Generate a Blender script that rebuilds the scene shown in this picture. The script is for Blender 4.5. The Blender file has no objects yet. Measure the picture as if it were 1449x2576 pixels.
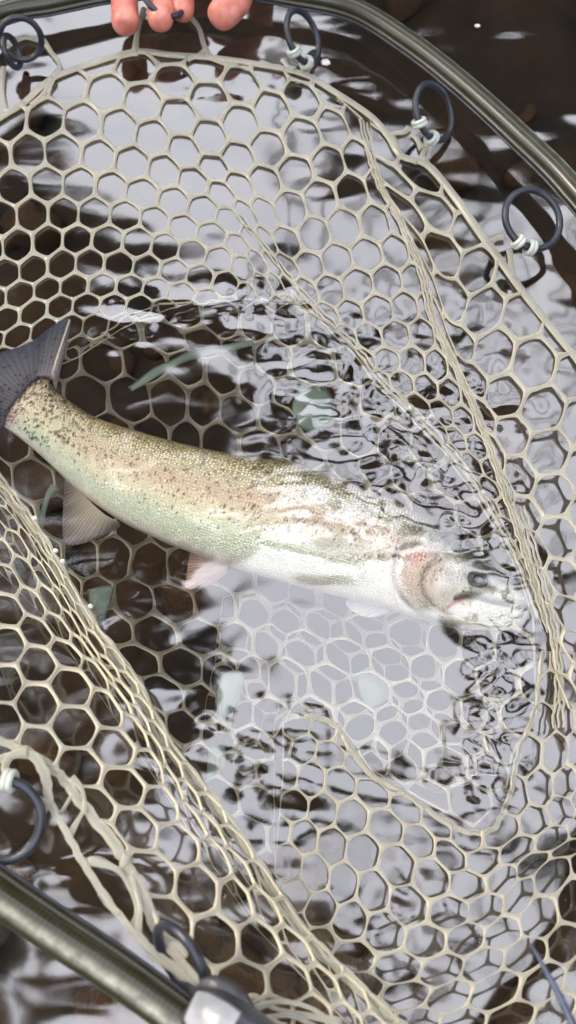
import bpy, bmesh, math, random
import numpy as np
from mathutils import Vector, Matrix
random.seed(7); rng = np.random.default_rng(7)
R = math.radians
S = bpy.context.scene
COL = S.collection

# ------------------------------------------------------------------ camera, light, exposure
CAM_H, TILT, VF = 0.556, R(22), R(60)
PW, PH = 1449.0, 2576.0
cam = bpy.data.objects.new('camera', bpy.data.cameras.new('camera')); COL.objects.link(cam)
cam.location = (0, 0, CAM_H); cam.rotation_euler = (TILT, 0, 0)
cam.data.sensor_fit = 'VERTICAL'; cam.data.angle = VF
cam.data.clip_start = 0.01; cam.data.clip_end = 500
S.camera = cam
cam.data.dof.use_dof = True; cam.data.dof.focus_distance = .60; cam.data.dof.aperture_fstop = 4.2

SUN_EL, SUN_AZ = R(44), R(-62)
world = bpy.data.worlds.new('World'); S.world = world; world.use_nodes = True
nt = world.node_tree; nt.nodes.clear()
wout = nt.nodes.new('ShaderNodeOutputWorld'); bg = nt.nodes.new('ShaderNodeBackground')
sky = nt.nodes.new('ShaderNodeTexSky'); sky.sky_type = 'NISHITA'; sky.sun_disc = False
sky.sun_elevation = SUN_EL; sky.sun_rotation = SUN_AZ
tc = nt.nodes.new('ShaderNodeTexCoord')
cn = nt.nodes.new('ShaderNodeTexNoise'); cn.inputs['Scale'].default_value = 2.2; cn.inputs['Detail'].default_value = 5
cr = nt.nodes.new('ShaderNodeValToRGB')
cr.color_ramp.elements[0].position = 0.3; cr.color_ramp.elements[0].color = (13.0, 13.2, 14.8, 1)
cr.color_ramp.elements[1].position = 0.7; cr.color_ramp.elements[1].color = (15.8, 15.9, 17.2, 1)
mx = nt.nodes.new('ShaderNodeMix'); mx.data_type = 'RGBA'; mx.inputs['Factor'].default_value = 0.92
L = nt.links.new
L(tc.outputs['Generated'], cn.inputs['Vector']); L(cn.outputs['Fac'], cr.inputs['Fac'])
L(sky.outputs[0], mx.inputs[6]); L(cr.outputs[0], mx.inputs[7]); L(mx.outputs[2], bg.inputs['Color'])
bg.inputs['Strength'].default_value = 0.12; L(bg.outputs[0], wout.inputs[0])
sl = bpy.data.lights.new('sun', 'SUN'); sl.energy = 3.0; sl.angle = R(12); sl.color = (1, .88, .68)
so = bpy.data.objects.new('sun', sl); COL.objects.link(so); so.location = (0, 0, 30)
sdir = Vector((math.sin(SUN_AZ)*math.cos(SUN_EL), math.cos(SUN_AZ)*math.cos(SUN_EL), math.sin(SUN_EL)))
so.rotation_euler = sdir.to_track_quat('Z', 'Y').to_euler()
S.view_settings.view_transform = 'Standard'; S.view_settings.look = 'None'
S.view_settings.exposure = 1.28; S.view_settings.gamma = 1; S.view_settings.use_curve_mapping = False
S.cycles.use_denoising = True; S.cycles.use_adaptive_sampling = False
S.cycles.max_bounces = 10; S.cycles.transmission_bounces = 8; S.cycles.transparent_max_bounces = 8
S.cycles.caustics_refractive = True; S.cycles.caustics_reflective = True
S.cycles.sample_clamp_indirect = 12.0

# ------------------------------------------------------------------ geometry helpers
CT, ST = math.cos(TILT), math.sin(TILT); TF = math.tan(VF/2)
def LIFT(v): return .027+.973*np.clip((v-850)/900, 0, 1)**2   # the far side of the hoop lies lower, close to the water
def at(u, v, z):
    """point at height z that shows at photo position (u, v); below water the apparent depth is used"""
    u = np.asarray(u, float); v = np.asarray(v, float); z = np.asarray(z, float)
    xc = (u-PW/2)/(PH/2)*TF; yc = (PH/2-v)/(PH/2)*TF
    dx = xc; dy = yc*CT+ST; dz = yc*ST-CT
    z = np.where(z > 0, z*LIFT(v), z)
    za = np.where(z < 0, z*0.74, z)
    t = (za-CAM_H)/dz
    return np.stack([dx*t, dy*t, z+0*t], -1)
def vat(u, v, z): return Vector(at(u, v, z).tolist())
def project(x, y, z):
    zz = z-CAM_H
    yc = y*CT+zz*ST; zc = -y*ST+zz*CT
    return PW/2 + x/(-zc)/TF*PH/2, PH/2 - yc/(-zc)/TF*PH/2

def tps(src, dst, lam=1e-3):
    src = np.asarray(src, float); dst = np.asarray(dst, float)
    if dst.ndim == 1: dst = dst[:, None]
    mu = src.mean(0); sc = src.std(0).mean(); s = (src-mu)/sc; n = len(s)
    def U(r2): return np.where(r2 > 1e-12, r2*np.log(r2+1e-12), 0)
    K = U(((s[:, None]-s[None])**2).sum(-1))+lam*np.eye(n)
    P = np.c_[np.ones(n), s]; A = np.zeros((n+3, n+3)); A[:n, :n] = K; A[:n, n:] = P; A[n:, :n] = P.T
    W = np.linalg.solve(A, np.r_[dst, np.zeros((3, dst.shape[1]))])
    def f(q):
        q = np.atleast_2d(np.asarray(q, float)); t = (q-mu)/sc
        return U(((t[:, None]-s[None])**2).sum(-1))@W[:n]+np.c_[np.ones(len(t)), t]@W[n:]
    return f

def catmull(pts, n):
    p = np.asarray(pts, float); p = np.r_[[2*p[0]-p[1]], p, [2*p[-1]-p[-2]]]
    out = []
    for i in range(1, len(p)-2):
        t = np.linspace(0, 1, n, endpoint=False)[:, None]
        a, b, c, d = p[i-1], p[i], p[i+1], p[i+2]
        out.append(.5*((2*b)+(-a+c)*t+(2*a-5*b+4*c-d)*t*t+(-a+3*b-3*c+d)*t**3))
    return np.r_[np.concatenate(out), [p[-2]]]

def mesh_obj(name, verts, faces, mat=None, parent=None, smooth=True, attrs=None, uv=None):
    me = bpy.data.meshes.new(name)
    me.from_pydata([tuple(map(float, v)) for v in verts] if not isinstance(verts, list) else verts, [], faces)
    if smooth: me.polygons.foreach_set('use_smooth', [True]*len(me.polygons))
    for k, a in (attrs or {}).items():
        a = np.asarray(a, np.float32)
        if a.ndim == 1:
            at_ = me.attributes.new(k, 'FLOAT', 'POINT'); at_.data.foreach_set('value', a)
        elif a.shape[1] == 4:
            at_ = me.attributes.new(k, 'FLOAT_COLOR', 'POINT'); at_.data.foreach_set('color', a.ravel())
        else:
            at_ = me.attributes.new(k, 'FLOAT_VECTOR', 'POINT'); at_.data.foreach_set('vector', a.ravel())
    me.update()
    o = bpy.data.objects.new(name, me); COL.objects.link(o)
    if mat: me.materials.append(mat)
    if parent: o.parent = parent
    return o
class MB:
    def __init__(s): s.v = []; s.f = []; s.a = []
    def add(s, v, f, a=None):
        b = len(s.v); s.v += [tuple(map(float, p)) for p in v]; s.f += [tuple(b+i for i in q) for q in f]
        s.a += list(a) if a is not None else [tuple(map(float, p)) for p in v]
    def tube(s, pts, rad, seg=10, closed=False, flat=1.0, up=(0, 0, 1), cap=True, prof=None):
        P = np.asarray(pts, float); n = len(P)
        rad = np.interp(np.linspace(0, 1, n), np.linspace(0, 1, len(np.atleast_1d(rad))), np.atleast_1d(rad))
        T = np.roll(P, -1, 0)-np.roll(P, 1, 0) if closed else np.gradient(P, axis=0)
        T /= np.linalg.norm(T, axis=1)[:, None]+1e-12
        if prof is None:
            an = np.linspace(0, 2*math.pi, seg, endpoint=False); prof = np.c_[np.cos(an), np.sin(an)*flat]
        seg = len(prof); V = []; A = []; L_ = 0; prev = None
        for i in range(n):
            upv = np.asarray(up, float)
            if prev is not None and not closed: upv = prev
            sd = np.cross(T[i], upv)
            if np.linalg.norm(sd) < 1e-4: sd = np.cross(T[i], (0.3, 1, 0.2))
            sd /= np.linalg.norm(sd); nn = np.cross(sd, T[i]); prev = nn
            if i: L_ += np.linalg.norm(P[i]-P[i-1])
            for k, (a, b) in enumerate(prof):
                V.append(P[i]+rad[i]*(a*sd+b*nn)); A.append((L_, k/seg*2*math.pi*rad[i], 0))
        F = []; m = n if closed else n-1
        for i in range(m):
            for k in range(seg):
                j = (i+1) % n; F.append((i*seg+k, i*seg+(k+1) % seg, j*seg+(k+1) % seg, j*seg+k))
        if cap and not closed:
            F.append(tuple(range(seg))[::-1]); F.append(tuple((n-1)*seg+k for k in range(seg)))
        s.add(V, F, A); return s
    def build(s, name, mat, parent=None, smooth=True):
        o = mesh_obj(name, s.v, s.f, mat, parent, smooth, {'uvw': np.array(s.a)})
        bm = bmesh.new(); bm.from_mesh(o.data); bmesh.ops.recalc_face_normals(bm, faces=bm.faces); bm.to_mesh(o.data); bm.free()
        return o
def tag(o, label=None, cat=None, group=None, kind=None):
    for k, v in (('label', label), ('category', cat), ('group', group), ('kind', kind)):
        if v: o[k] = v
    return o
def empty(name, loc, *a, **k):
    o = bpy.data.objects.new(name, None); COL.objects.link(o); o.location = loc; o.empty_display_size = .05
    tag(o, *a, **k); return o
def adopt(root):
    """keep world positions of children that were modelled in world space"""
    inv = Matrix.Translation(root.location).inverted()
    for c in COL.objects:
        if c.parent is root: c.matrix_parent_inverse = inv

# ------------------------------------------------------------------ materials
def material(name):
    m = bpy.data.materials.new(name); m.use_nodes = True; t = m.node_tree
    return m, t, t.nodes['Principled BSDF'], t.nodes['Material Output']
def N(t, k, **kw):
    n = t.nodes.new('ShaderNode'+k)
    for a, b in kw.items():
        if hasattr(n, a) and a not in n.inputs: setattr(n, a, b)
        else: n.inputs[a].default_value = b
    return n
def attr(t, name):
    n = t.nodes.new('ShaderNodeAttribute'); n.attribute_name = name; return n
def ramp(t, src, stops):
    r = t.nodes.new('ShaderNodeValToRGB'); e = r.color_ramp.elements
    while len(e) < len(stops): e.new(.5)
    for k, (p, c) in enumerate(stops): e[k].position = p; e[k].color = (*c, 1)
    t.links.new(src, r.inputs[0]); return r
def noisy(name, c1, c2, scale, rough=.6, bump=.2, bscale=None, lo=.35, hi=.65, coord='Object', **kw):
    m, t, b, o = material(name)
    co = N(t, 'TexCoord'); n = N(t, 'TexNoise', Scale=scale, Detail=6); t.links.new(co.outputs[coord], n.inputs['Vector'])
    r = ramp(t, n.outputs['Fac'], [(lo, c1), (hi, c2)]); t.links.new(r.outputs[0], b.inputs['Base Color'])
    n2 = N(t, 'TexNoise', Scale=bscale or scale*5, Detail=4); t.links.new(co.outputs[coord], n2.inputs['Vector'])
    bp = N(t, 'Bump', Strength=bump, Distance=.002); t.links.new(n2.outputs['Fac'], bp.inputs['Height']); t.links.new(bp.outputs[0], b.inputs['Normal'])
    b.inputs['Roughness'].default_value = rough
    for k, v in kw.items(): b.inputs[k.replace('_', ' ')].default_value = v
    return m

def rubber_mat():
    m, t, b, o = material('clear_rubber')
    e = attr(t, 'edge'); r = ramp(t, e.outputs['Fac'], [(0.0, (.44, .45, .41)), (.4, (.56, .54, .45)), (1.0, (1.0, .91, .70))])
    co = N(t, 'TexCoord'); n = N(t, 'TexNoise', Scale=38, Detail=3); t.links.new(co.outputs['Object'], n.inputs['Vector'])
    h = N(t, 'HueSaturation'); mp = N(t, 'MapRange'); mp.inputs['To Min'].default_value = .8; mp.inputs['To Max'].default_value = 1.25
    t.links.new(n.outputs['Fac'], mp.inputs['Value']); t.links.new(mp.outputs[0], h.inputs['Value']); t.links.new(r.outputs[0], h.inputs['Color'])
    t.links.new(h.outputs[0], b.inputs['Base Color'])
    b.inputs['Roughness'].default_value = .16; b.inputs['IOR'].default_value = 1.55
    tr = N(t, 'BsdfTranslucent'); t.links.new(h.outputs[0], tr.inputs['Color'])
    ms = N(t, 'MixShader', Fac=.4)
    t.links.new(b.outputs[0], ms.inputs[1]); t.links.new(tr.outputs[0], ms.inputs[2])
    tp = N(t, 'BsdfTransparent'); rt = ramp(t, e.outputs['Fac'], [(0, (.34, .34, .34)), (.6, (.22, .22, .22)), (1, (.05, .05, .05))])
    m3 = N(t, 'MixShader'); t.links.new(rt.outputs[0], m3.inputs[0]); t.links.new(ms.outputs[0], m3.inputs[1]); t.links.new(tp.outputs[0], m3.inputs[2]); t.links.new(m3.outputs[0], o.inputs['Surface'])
    return m
M = {}
M['rubber'] = rubber_mat()
M['knot'] = noisy('pale_rubber', (.36, .41, .37), (.5, .52, .45), 60, .25, .1)
M['pad'] = noisy('pad_rubber', (.09, .14, .115), (.15, .20, .165), 30, .35, .1)
M['ring'] = noisy('black_rubber', (.012, .014, .022), (.03, .033, .045), 80, .33, .15, 400)
def water_mat():
    m, t, b, o = material('river_water'); t.nodes.remove(b)
    co = N(t, 'TexCoord'); n = N(t, 'TexNoise', Scale=130, Detail=2)
    t.links.new(co.outputs['Object'], n.inputs['Vector'])
    bp = N(t, 'Bump', Strength=.02, Distance=.0003); t.links.new(n.outputs['Fac'], bp.inputs['Height'])
    g = N(t, 'BsdfGlass', IOR=1.33, Roughness=0.0, Color=(.98, .98, .95, 1)); gl = N(t, 'BsdfGlossy', Roughness=0.085, distribution='BECKMANN')
    gl.inputs['Color'].default_value = (1, 1, 1, 1)
    geo = N(t, 'NewGeometry'); mt = N(t, 'Math', operation='MULTIPLY_ADD'); mt.inputs[1].default_value = -.108; mt.inputs[2].default_value = .108
    t.links.new(geo.outputs['Backfacing'], mt.inputs[0])
    ms = N(t, 'MixShader'); t.links.new(mt.outputs[0], ms.inputs[0]); t.links.new(g.outputs[0], ms.inputs[1]); t.links.new(gl.outputs[0], ms.inputs[2])
    for q in (g, gl): t.links.new(bp.outputs[0], q.inputs['Normal'])
    t.links.new(ms.outputs[0], o.inputs['Surface']); return m
M['water'] = water_mat()
M['bed'] = noisy('peaty_gravel', (.006, .003, .001), (.030, .013, .0028), 9, .9, .6, 60)
M['stone'] = noisy('brown_stone', (.012, .006, .002), (.070, .030, .008), 14, .8, .4, 80)
M['bark'] = noisy('bark', (.03, .022, .015), (.07, .055, .04), 3, .9, .5, 12)
M['bank'] = noisy('bank_earth', (.03, .03, .012), (.06, .07, .025), .8, .95, .4, 8)
def leaf_mat():
    m = noisy('leaf', (.010, .016, .006), (.026, .036, .012), .7, .6, 0)
    return m
M['leaf'] = leaf_mat()
def carbon_mat(name='olive_carbon_weave'):
    m, t, b, o = material(name)
    a = attr(t, 'uvw'); mp = N(t, 'Mapping'); mp.inputs['Scale'].default_value = (1, 1, 1); mp.inputs['Rotation'].default_value = (0, 0, R(45))
    ck = N(t, 'TexChecker', Scale=520.0); ck.inputs['Color1'].default_value = (.008, .008, .003, 1); ck.inputs['Color2'].default_value = (.030, .027, .008, 1)
    t.links.new(a.outputs['Vector'], mp.inputs['Vector']); t.links.new(mp.outputs[0], ck.inputs['Vector'])
    co = N(t, 'TexCoord'); n = N(t, 'TexNoise', Scale=45, Detail=6, Roughness=.7); t.links.new(co.outputs['Object'], n.inputs['Vector'])
    r = ramp(t, n.outputs['Fac'], [(.45, (0, 0, 0)), (.75, (1, 1, 1))])
    mx = N(t, 'Mix', data_type='RGBA'); t.links.new(r.outputs[0], mx.inputs[0]); t.links.new(ck.outputs[0], mx.inputs[6]); mx.inputs[7].default_value = (.03, .03, .018, 1)
    glr = attr(t, 'wear'); n3 = N(t, 'TexNoise', Scale=160, Detail=5); t.links.new(co.outputs['Object'], n3.inputs['Vector'])
    r3 = ramp(t, n3.outputs['Fac'], [(.35, (.35, .35, .35)), (.65, (1, 1, 1))]); mm = N(t, 'Math', operation='MULTIPLY'); t.links.new(glr.outputs['Fac'], mm.inputs[0]); t.links.new(r3.outputs[0], mm.inputs[1])
    mx3 = N(t, 'Mix', data_type='RGBA'); t.links.new(mm.outputs[0], mx3.inputs[0]); t.links.new(mx.outputs[2], mx3.inputs[6]); mx3.inputs[7].default_value = (.30, .31, .25, 1)  # pale sky glare painted into the tube colour, broken up by noise
    t.links.new(mx3.outputs[2], b.inputs['Base Color'])
    mr = N(t, 'MapRange'); mr.inputs['To Min'].default_value = .22; mr.inputs['To Max'].default_value = .5
    t.links.new(n.outputs['Fac'], mr.inputs[0]); t.links.new(mr.outputs[0], b.inputs['Roughness'])
    bp = N(t, 'Bump', Strength=.25, Distance=.0004); t.links.new(n.outputs['Fac'], bp.inputs['Height']); t.links.new(bp.outputs[0], b.inputs['Normal'])
    b.inputs['Coat Weight'].default_value = .25; b.inputs['Coat Roughness'].default_value = .18
    return m
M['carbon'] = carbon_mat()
M['yoke'] = noisy('scuffed_dark_plastic', (.02, .021, .026), (.07, .07, .08), 40, .4, .3, 220)
M['scuff'] = noisy('scuffed_grey_label', (.2, .21, .23), (.48, .49, .52), 28, .35, .3, 150)
M['whip'] = noisy('navy_line', (.02, .03, .07), (.06, .08, .14), 90, .35, .2)
M['foam'] = noisy('white_foam', (.6, .6, .6), (.8, .8, .8), 200, .6, .3)
M['sleeve'] = noisy('wet_sleeve', (.05, .03, .025), (.12, .07, .05), 12, .5, .4, 120)

# ------------------------------------------------------------------ the setting
# water: one sheet, fine in front of the lens and coarser away from it, with ripples as real relief
NT, DX = 1024, 0.0016
def band(l1, l2, stretch=1.0, seed=0):
    r = np.random.default_rng(seed); w = np.fft.fft2(r.standard_normal((NT, NT)))
    fx = np.fft.fftfreq(NT, DX)[None, :]*stretch; fy = np.fft.fftfreq(NT, DX)[:, None]
    f = np.hypot(fx, fy); f0, f1 = 1/l2, 1/l1
    lf = np.log(np.maximum(f, 1e-6)); c = (math.log(f0)+math.log(f1))/2; s = (math.log(f1)-math.log(f0))/2
    h = np.real(np.fft.ifft2(w*np.exp(-((lf-c)/s)**2*1.2)/np.maximum(f, .1)))
    gy, gx = np.gradient(h, DX); return h/np.sqrt((gx**2+gy**2).mean()/2)
def axis(a, b, step, far, g=1.14):
    c = list(np.arange(a, b, step)); s = step; lo = [a]; hi = [c[-1]]
    while hi[-1] < far: s *= g; hi.append(hi[-1]+s)
    s = step
    while lo[-1] > -far: s *= g; lo.append(lo[-1]-s)
    return np.array(lo[1:][::-1]+c+hi[1:]), s
xs, _ = axis(-.36, .36, DX, 90); ys, _ = axis(-.12, .82, DX, 14)
X, Y = np.meshgrid(xs, ys)
sx = np.gradient(xs)[None, :]; sy = np.gradient(ys)[:, None]
def samp(h):
    i = (Y/DX).astype(int) % NT; j = (X/DX).astype(int) % NT; return h[i, j]
pu, pv = project(X, Y, 0*X); pu = np.clip(pu, -4000, 5000); pv = np.clip(pv, -4000, 6000)
front = (Y*ST+CAM_H*CT) > .05
def blob(u, v, ru, rv, a): return a*np.exp(-(((pu-u)/ru)**2+((pv-v)/rv)**2))*front
turb = (blob(1080, 1080, 230, 190, 1.)+blob(1270, 1500, 110, 260, 1.)+blob(800, 950, 170, 150, .7)+blob(330, 800, 190, 90, .55)
        + blob(620, 760, 160, 70, .6)+blob(1240, 1830, 90, 190, .8)+blob(1150, 1900, 120, 120, .25)+blob(800, 1850, 130, 120, .35)+blob(300, 1400, 180, 160, .25)
        + blob(420, 1720, 200, 200, .3)+blob(620, 2000, 180, 200, .3)+blob(980, 2300, 260, 260, .25)+blob(560, 200, 260, 100, .22)+blob(180, 980, 130, 100, .3)
        + blob(860, 1290, 330, 120, .22)+blob(1180, 1330, 100, 80, .6)+blob(1150, 780, 260, 120, .15)+blob(150, 2150, 260, 220, .18))
turb = np.clip(turb*(1-blob(1160, 1490, 150, 105, .97)), 0, 1.1)
calm = np.clip(1-blob(620, 1330, 380, 180, .15)-blob(950, 1700, 200, 200, .75)-blob(300, 400, 200, 200, .3), .2, 1)
fl = np.clip(1-(np.maximum(sx, sy)-DX)/.012, 0, 1); fm = np.clip(1-(np.maximum(sx, sy)-DX)/.004, 0, 1)
Z = (samp(band(.06, .18, 2.2, 1))*.017*calm*fl + samp(band(.02, .05, 2.0, 2))*(.013*calm+.075*turb)*fm
     + samp(band(.010, .020, 1.2, 3))*(.001+.055*turb**1.2)*fm)
# waves too long to matter in front of the lens carry on outwards
Z += (.004*np.sin(X*5+Y*3.1)+.004*np.sin(X*2.2-Y*6.3))*np.clip((np.hypot(X, Y-.3)-.8)/1.5, 0, 1)
ny, nx = X.shape
V = np.stack([X, Y, Z], -1).reshape(-1, 3)
idx = np.arange(nx*ny).reshape(ny, nx)
F = np.stack([idx[:-1, :-1], idx[:-1, 1:], idx[1:, 1:], idx[1:, :-1]], -1).reshape(-1, 4)
me = bpy.data.meshes.new('water'); me.vertices.add(len(V)); me.vertices.foreach_set('co', V.ravel())
me.loops.add(F.size); me.loops.foreach_set('vertex_index', F.ravel().astype(np.int32))
me.polygons.add(len(F)); me.polygons.foreach_set('loop_start', (np.arange(len(F))*4).astype(np.int32))
me.polygons.foreach_set('use_smooth', [True]*len(F)); me.update(calc_edges=True)
me.materials.append(M['water']); wo = bpy.data.objects.new('water', me); COL.objects.link(wo); tag(wo, kind='structure')

# riverbed rising into both banks
gx = np.r_[np.linspace(-90, -1.2, 40), np.linspace(-1, 1, 81), np.linspace(1.2, 90, 40)]
gy = np.r_[np.linspace(-90, -1.2, 60), np.linspace(-1, 1.6, 105), np.linspace(1.8, 90, 60)]
GX, GY = np.meshgrid(gx, gy)
dist = np.maximum(np.maximum(GY-5.5, -GY-4.0), np.abs(GX)-6.5)
GZ = np.where(dist > 0, np.minimum(dist*.45, 3.5), dist*.06).clip(-.24, 4)-.06
GZ += .008*np.sin(GX*31+GY*17)*np.sin(GY*23-GX*9)
idx = np.arange(GX.size).reshape(GX.shape)
F = np.stack([idx[:-1, :-1], idx[:-1, 1:], idx[1:, 1:], idx[1:, :-1]], -1).reshape(-1, 4)
bed = mesh_obj('riverbed', np.stack([GX, GY, GZ], -1).reshape(-1, 3), [tuple(map(int, f)) for f in F], M['bed']); tag(bed, kind='structure')
bed.data.materials.append(M['bank'])
mi = (dist[:-1, :-1].ravel() > .1).astype(np.int32)
bed.data.polygons.foreach_set('material_index', mi)

# stones on the bed
def stone_mesh(seed):
    bm = bmesh.new(); bmesh.ops.create_icosphere(bm, subdivisions=3, radius=1); r = random.Random(seed)
    cs = [(Vector((r.gauss(0, 1), r.gauss(0, 1), r.gauss(0, 1))).normalized(), r.uniform(.6, .95)) for _ in range(9)]
    for v in bm.verts:
        for n, d in cs:
            k = v.co.dot(n)
            if k > d: v.co -= n*(k-d)*.8
    me = bpy.data.meshes.new('stone'); bm.to_mesh(me); bm.free(); me.materials.append(M['stone'])
    me.polygons.foreach_set('use_smooth', [True]*len(me.polygons)); return me
sm = [stone_mesh(k) for k in range(4)]
for k in range(90):
    u = random.uniform(-150, 1600); v = random.uniform(-100, 2700); p = vat(u, v, -.29)
    o = bpy.data.objects.new('stone', sm[k % 4]); COL.objects.link(o)
    s = random.uniform(.012, .04); o.scale = (s, s*random.uniform(.7, 1), s*.6); o.rotation_euler = (random.uniform(-.3, .3), 0, random.uniform(0, 6))
    o.location = (p.x, p.y, -.297+s*.2)
    tag(o, 'rounded brown stone on the dark riverbed beneath the net', 'stone', 'stones on the riverbed beneath the net')

# trees on the banks, plus crowns added to dim sky and water, leaving one gap
def crown_mesh(seed, n=5200, clumps=34):
    r = np.random.default_rng(seed); c = r.normal(size=(clumps, 3)); c /= np.linalg.norm(c, axis=1)[:, None]
    c *= r.uniform(.0, .85, (clumps, 1)); cr_ = r.uniform(.18, .42, clumps)
    k = r.integers(0, clumps, n); d = r.normal(size=(n, 3)); d /= np.linalg.norm(d, axis=1)[:, None]
    p = c[k]+d*(cr_[k]*r.uniform(.3, 1, n)**.6)[:, None]
    a = r.normal(size=(n, 3)); a /= np.linalg.norm(a, axis=1)[:, None]; b = np.cross(a, r.normal(size=(n, 3))); b /= np.linalg.norm(b, axis=1)[:, None]
    s = r.uniform(.035, .07, (n, 1))
    V = np.stack([p-a*s*1.3, p+b*s*.6, p+a*s*1.3, p-b*s*.6], 1).reshape(-1, 3)
    me = bpy.data.meshes.new('crown'); me.from_pydata(V.tolist(), [], [(4*i, 4*i+1, 4*i+2, 4*i+3) for i in range(n)]); me.materials.append(M['leaf']); return me
crowns = [crown_mesh(s) for s in (1, 2, 3)]
LOOKS = ['leafy alder', 'leafy willow', 'leafy oak']
def refl(u, v):
    p = at(u, v, 0.); d = p-np.array([0, 0, CAM_H]); d /= np.linalg.norm(d); d[2] = -d[2]; return p, d
def tree(base, centre, rad, k, label, tk=.6):
    root = empty('tree', base, label, 'tree', 'trees closing over the river')
    b = Vector(base); c = Vector(centre)
    mid = (b+c)/2+Vector((0, 0, (c-b).length*.12))
    t = MB(); pts = catmull([b-Vector((0, 0, .4)), b.lerp(mid, .5), mid, c], 6); t.tube(pts, [.28*tk, .2*tk, .12*tk, .05*tk], 9)
    rr = random.Random(k)
    for q in range(7):
        s = pts[int(len(pts)*rr.uniform(.55, .95))]; e = Vector(c)+Vector((rr.uniform(-1, 1)*rad[0], rr.uniform(-1, 1)*rad[1], rr.uniform(-.6, .8)*rad[2]))*.7
        t.tube([s, (Vector(s)+e)/2+Vector((0, 0, .15)), e], [.07*tk, .04*tk, .015*tk], 6)
    t.build('trunk', M['bark'], root)
    o = bpy.data.objects.new('crown', crowns[k % 3]); COL.objects.link(o); o.parent = root
    o.location = c; o.scale = rad; o.rotation_euler = (0, 0, k*1.7)
    adopt(root)
# (u, v, distance, radius across) : unseen crowns mirrored in the water, many added only to darken fish and ridge
SPOTS = [(1000, 50, 9, 290), (1290, 80, 9, 150), (1440, 180, 9, 120), (1300, 140, 9, 330), (1620, 250, 9, 310), (880, 290, 8, 120), (1130, 400, 8, 95), (1400, 420, 8, 85), (800, -320, 10, 250), (1300, -350, 9, 420),
         (50, 480, 6, 130), (150, 640, 6, 150), (340, 760, 6, 130), (110, 850, 6, 250), (420, 920, 5.5, 190), (570, 920, 5.5, 130), (-200, 700, 6, 250),
         (90, 1150, 5.5, 250), (300, 1370, 5.5, 250), (480, 1500, 5, 160), (280, 1640, 5, 240), (440, 1760, 5, 110), (-150, 1500, 6, 280), (140, 1900, 5, 210), (60, 2150, 5, 110),
         (720, 2500, 5, 160), (-180, 2450, 6, 200), (1660, 2380, 6, 190), (840, 1960, 5, 80), (1090, 1130, 6, 130), (1290, 1570, 6, 85), (1330, 1900, 6, 80), (500, 2250, 5, 80), (1010, 2280, 5, 50), (500, 1230, 5, 130), (600, 1120, 5, 75), (700, 1290, 5, 115), (820, 1335, 5.2, 105), (940, 1380, 5, 100), (1060, 1430, 5.4, 95), (1190, 1460, 6, 105), (1110, 1510, 6, 60), (1120, -150, 9, 260), (1450, -130, 9, 300), (570, 1010, 5, 130), (660, 880, 5, 80), (60, 330, 6, 80), (300, 2250, 5, 130), (150, 2480, 5, 110), (640, 2520, 5, 120), (860, 2570, 5, 120), (620, 2370, 5, 100), (1330, 20, 9, 200), (1480, 380, 8, 110), (740, 1860, 5, 75), (1010, 2030, 5, 60), (1190, 2110, 5, 60), (1325, 1740, 6, 60), (1290, 2010, 6, 60), (1440, 60, 9, 250)]
for k, (u, v, D, r_) in enumerate(SPOTS):
    p, d = refl(u, v); c = p+d*D
    r_ = r_*math.tan(VF/2)/(PH/2)*D*1.25
    far = c[1] > 1.0
    base = (c[0]*1.25, 6.2 if far else -5.2, .2)
    if u < 700 and -300 < v < 2400: base = (-7.4, c[1]*.8, .2)
    tree(base, tuple(c), (r_, r_, r_*.85), k, ['dark leafy tree on the far bank mirrored in the water', 'dark leafy tree on the near bank behind the viewer'][0 if far else 1], .13)
for k in range(12):  # side crowns added out of view to cut the sky light
    sgn = -1 if k % 2 else 1; y = -5+2*(k//2); x = sgn*(5.6+.5*math.sin(k*2.))
    if sgn < 0 and 0 < y < 5: continue
    tree((sgn*7.4, y, .2), (x, y, 6.2), (2.5, 2.0, 2.2), k+70, 'leafy tree leaning over the river %s the net' % ('left of' if sgn < 0 else 'right of'))
for k in range(26):
    a = k/26*2*math.pi+.1; rad = random.uniform(11, 14); x = math.cos(a)*rad*1.1; y = math.sin(a)*rad
    if abs(y) < 6.5: y = math.copysign(6.8, y)
    h = random.uniform(6.5, 8.5) if y < 0 or abs(x) > 8 else 5.2
    tree((x, y, .4), (x*.93, y*.93, h*.55), (3.2, 3.2, 3.6 if h > 6 else 2.6), k+30, 'dark leafy tree on the %s bank in the row along the river' % ('far' if y > 0 else 'near'))

# ------------------------------------------------------------------ landing net
net = empty('landing_net', tuple(at(724, 1300, .08)), 'fishing landing net with olive carbon hoop and clear rubber mesh bag, lying in the water', 'landing net')
def Z1(p): return (p[0]*.5642, 94.35+p[1]*.5642)
def Z2(p): return (691.9+.5227*p[0], 157.2+.5227*p[1])
def Z3(p): return (943.5+.349*p[0], 817.7+.349*p[1])
def Z4(p): return (.434*p[0], 1163.7+.434*p[1])
def Z6(p): return (629+.566*p[0], 1698+.566*p[1])

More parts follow.
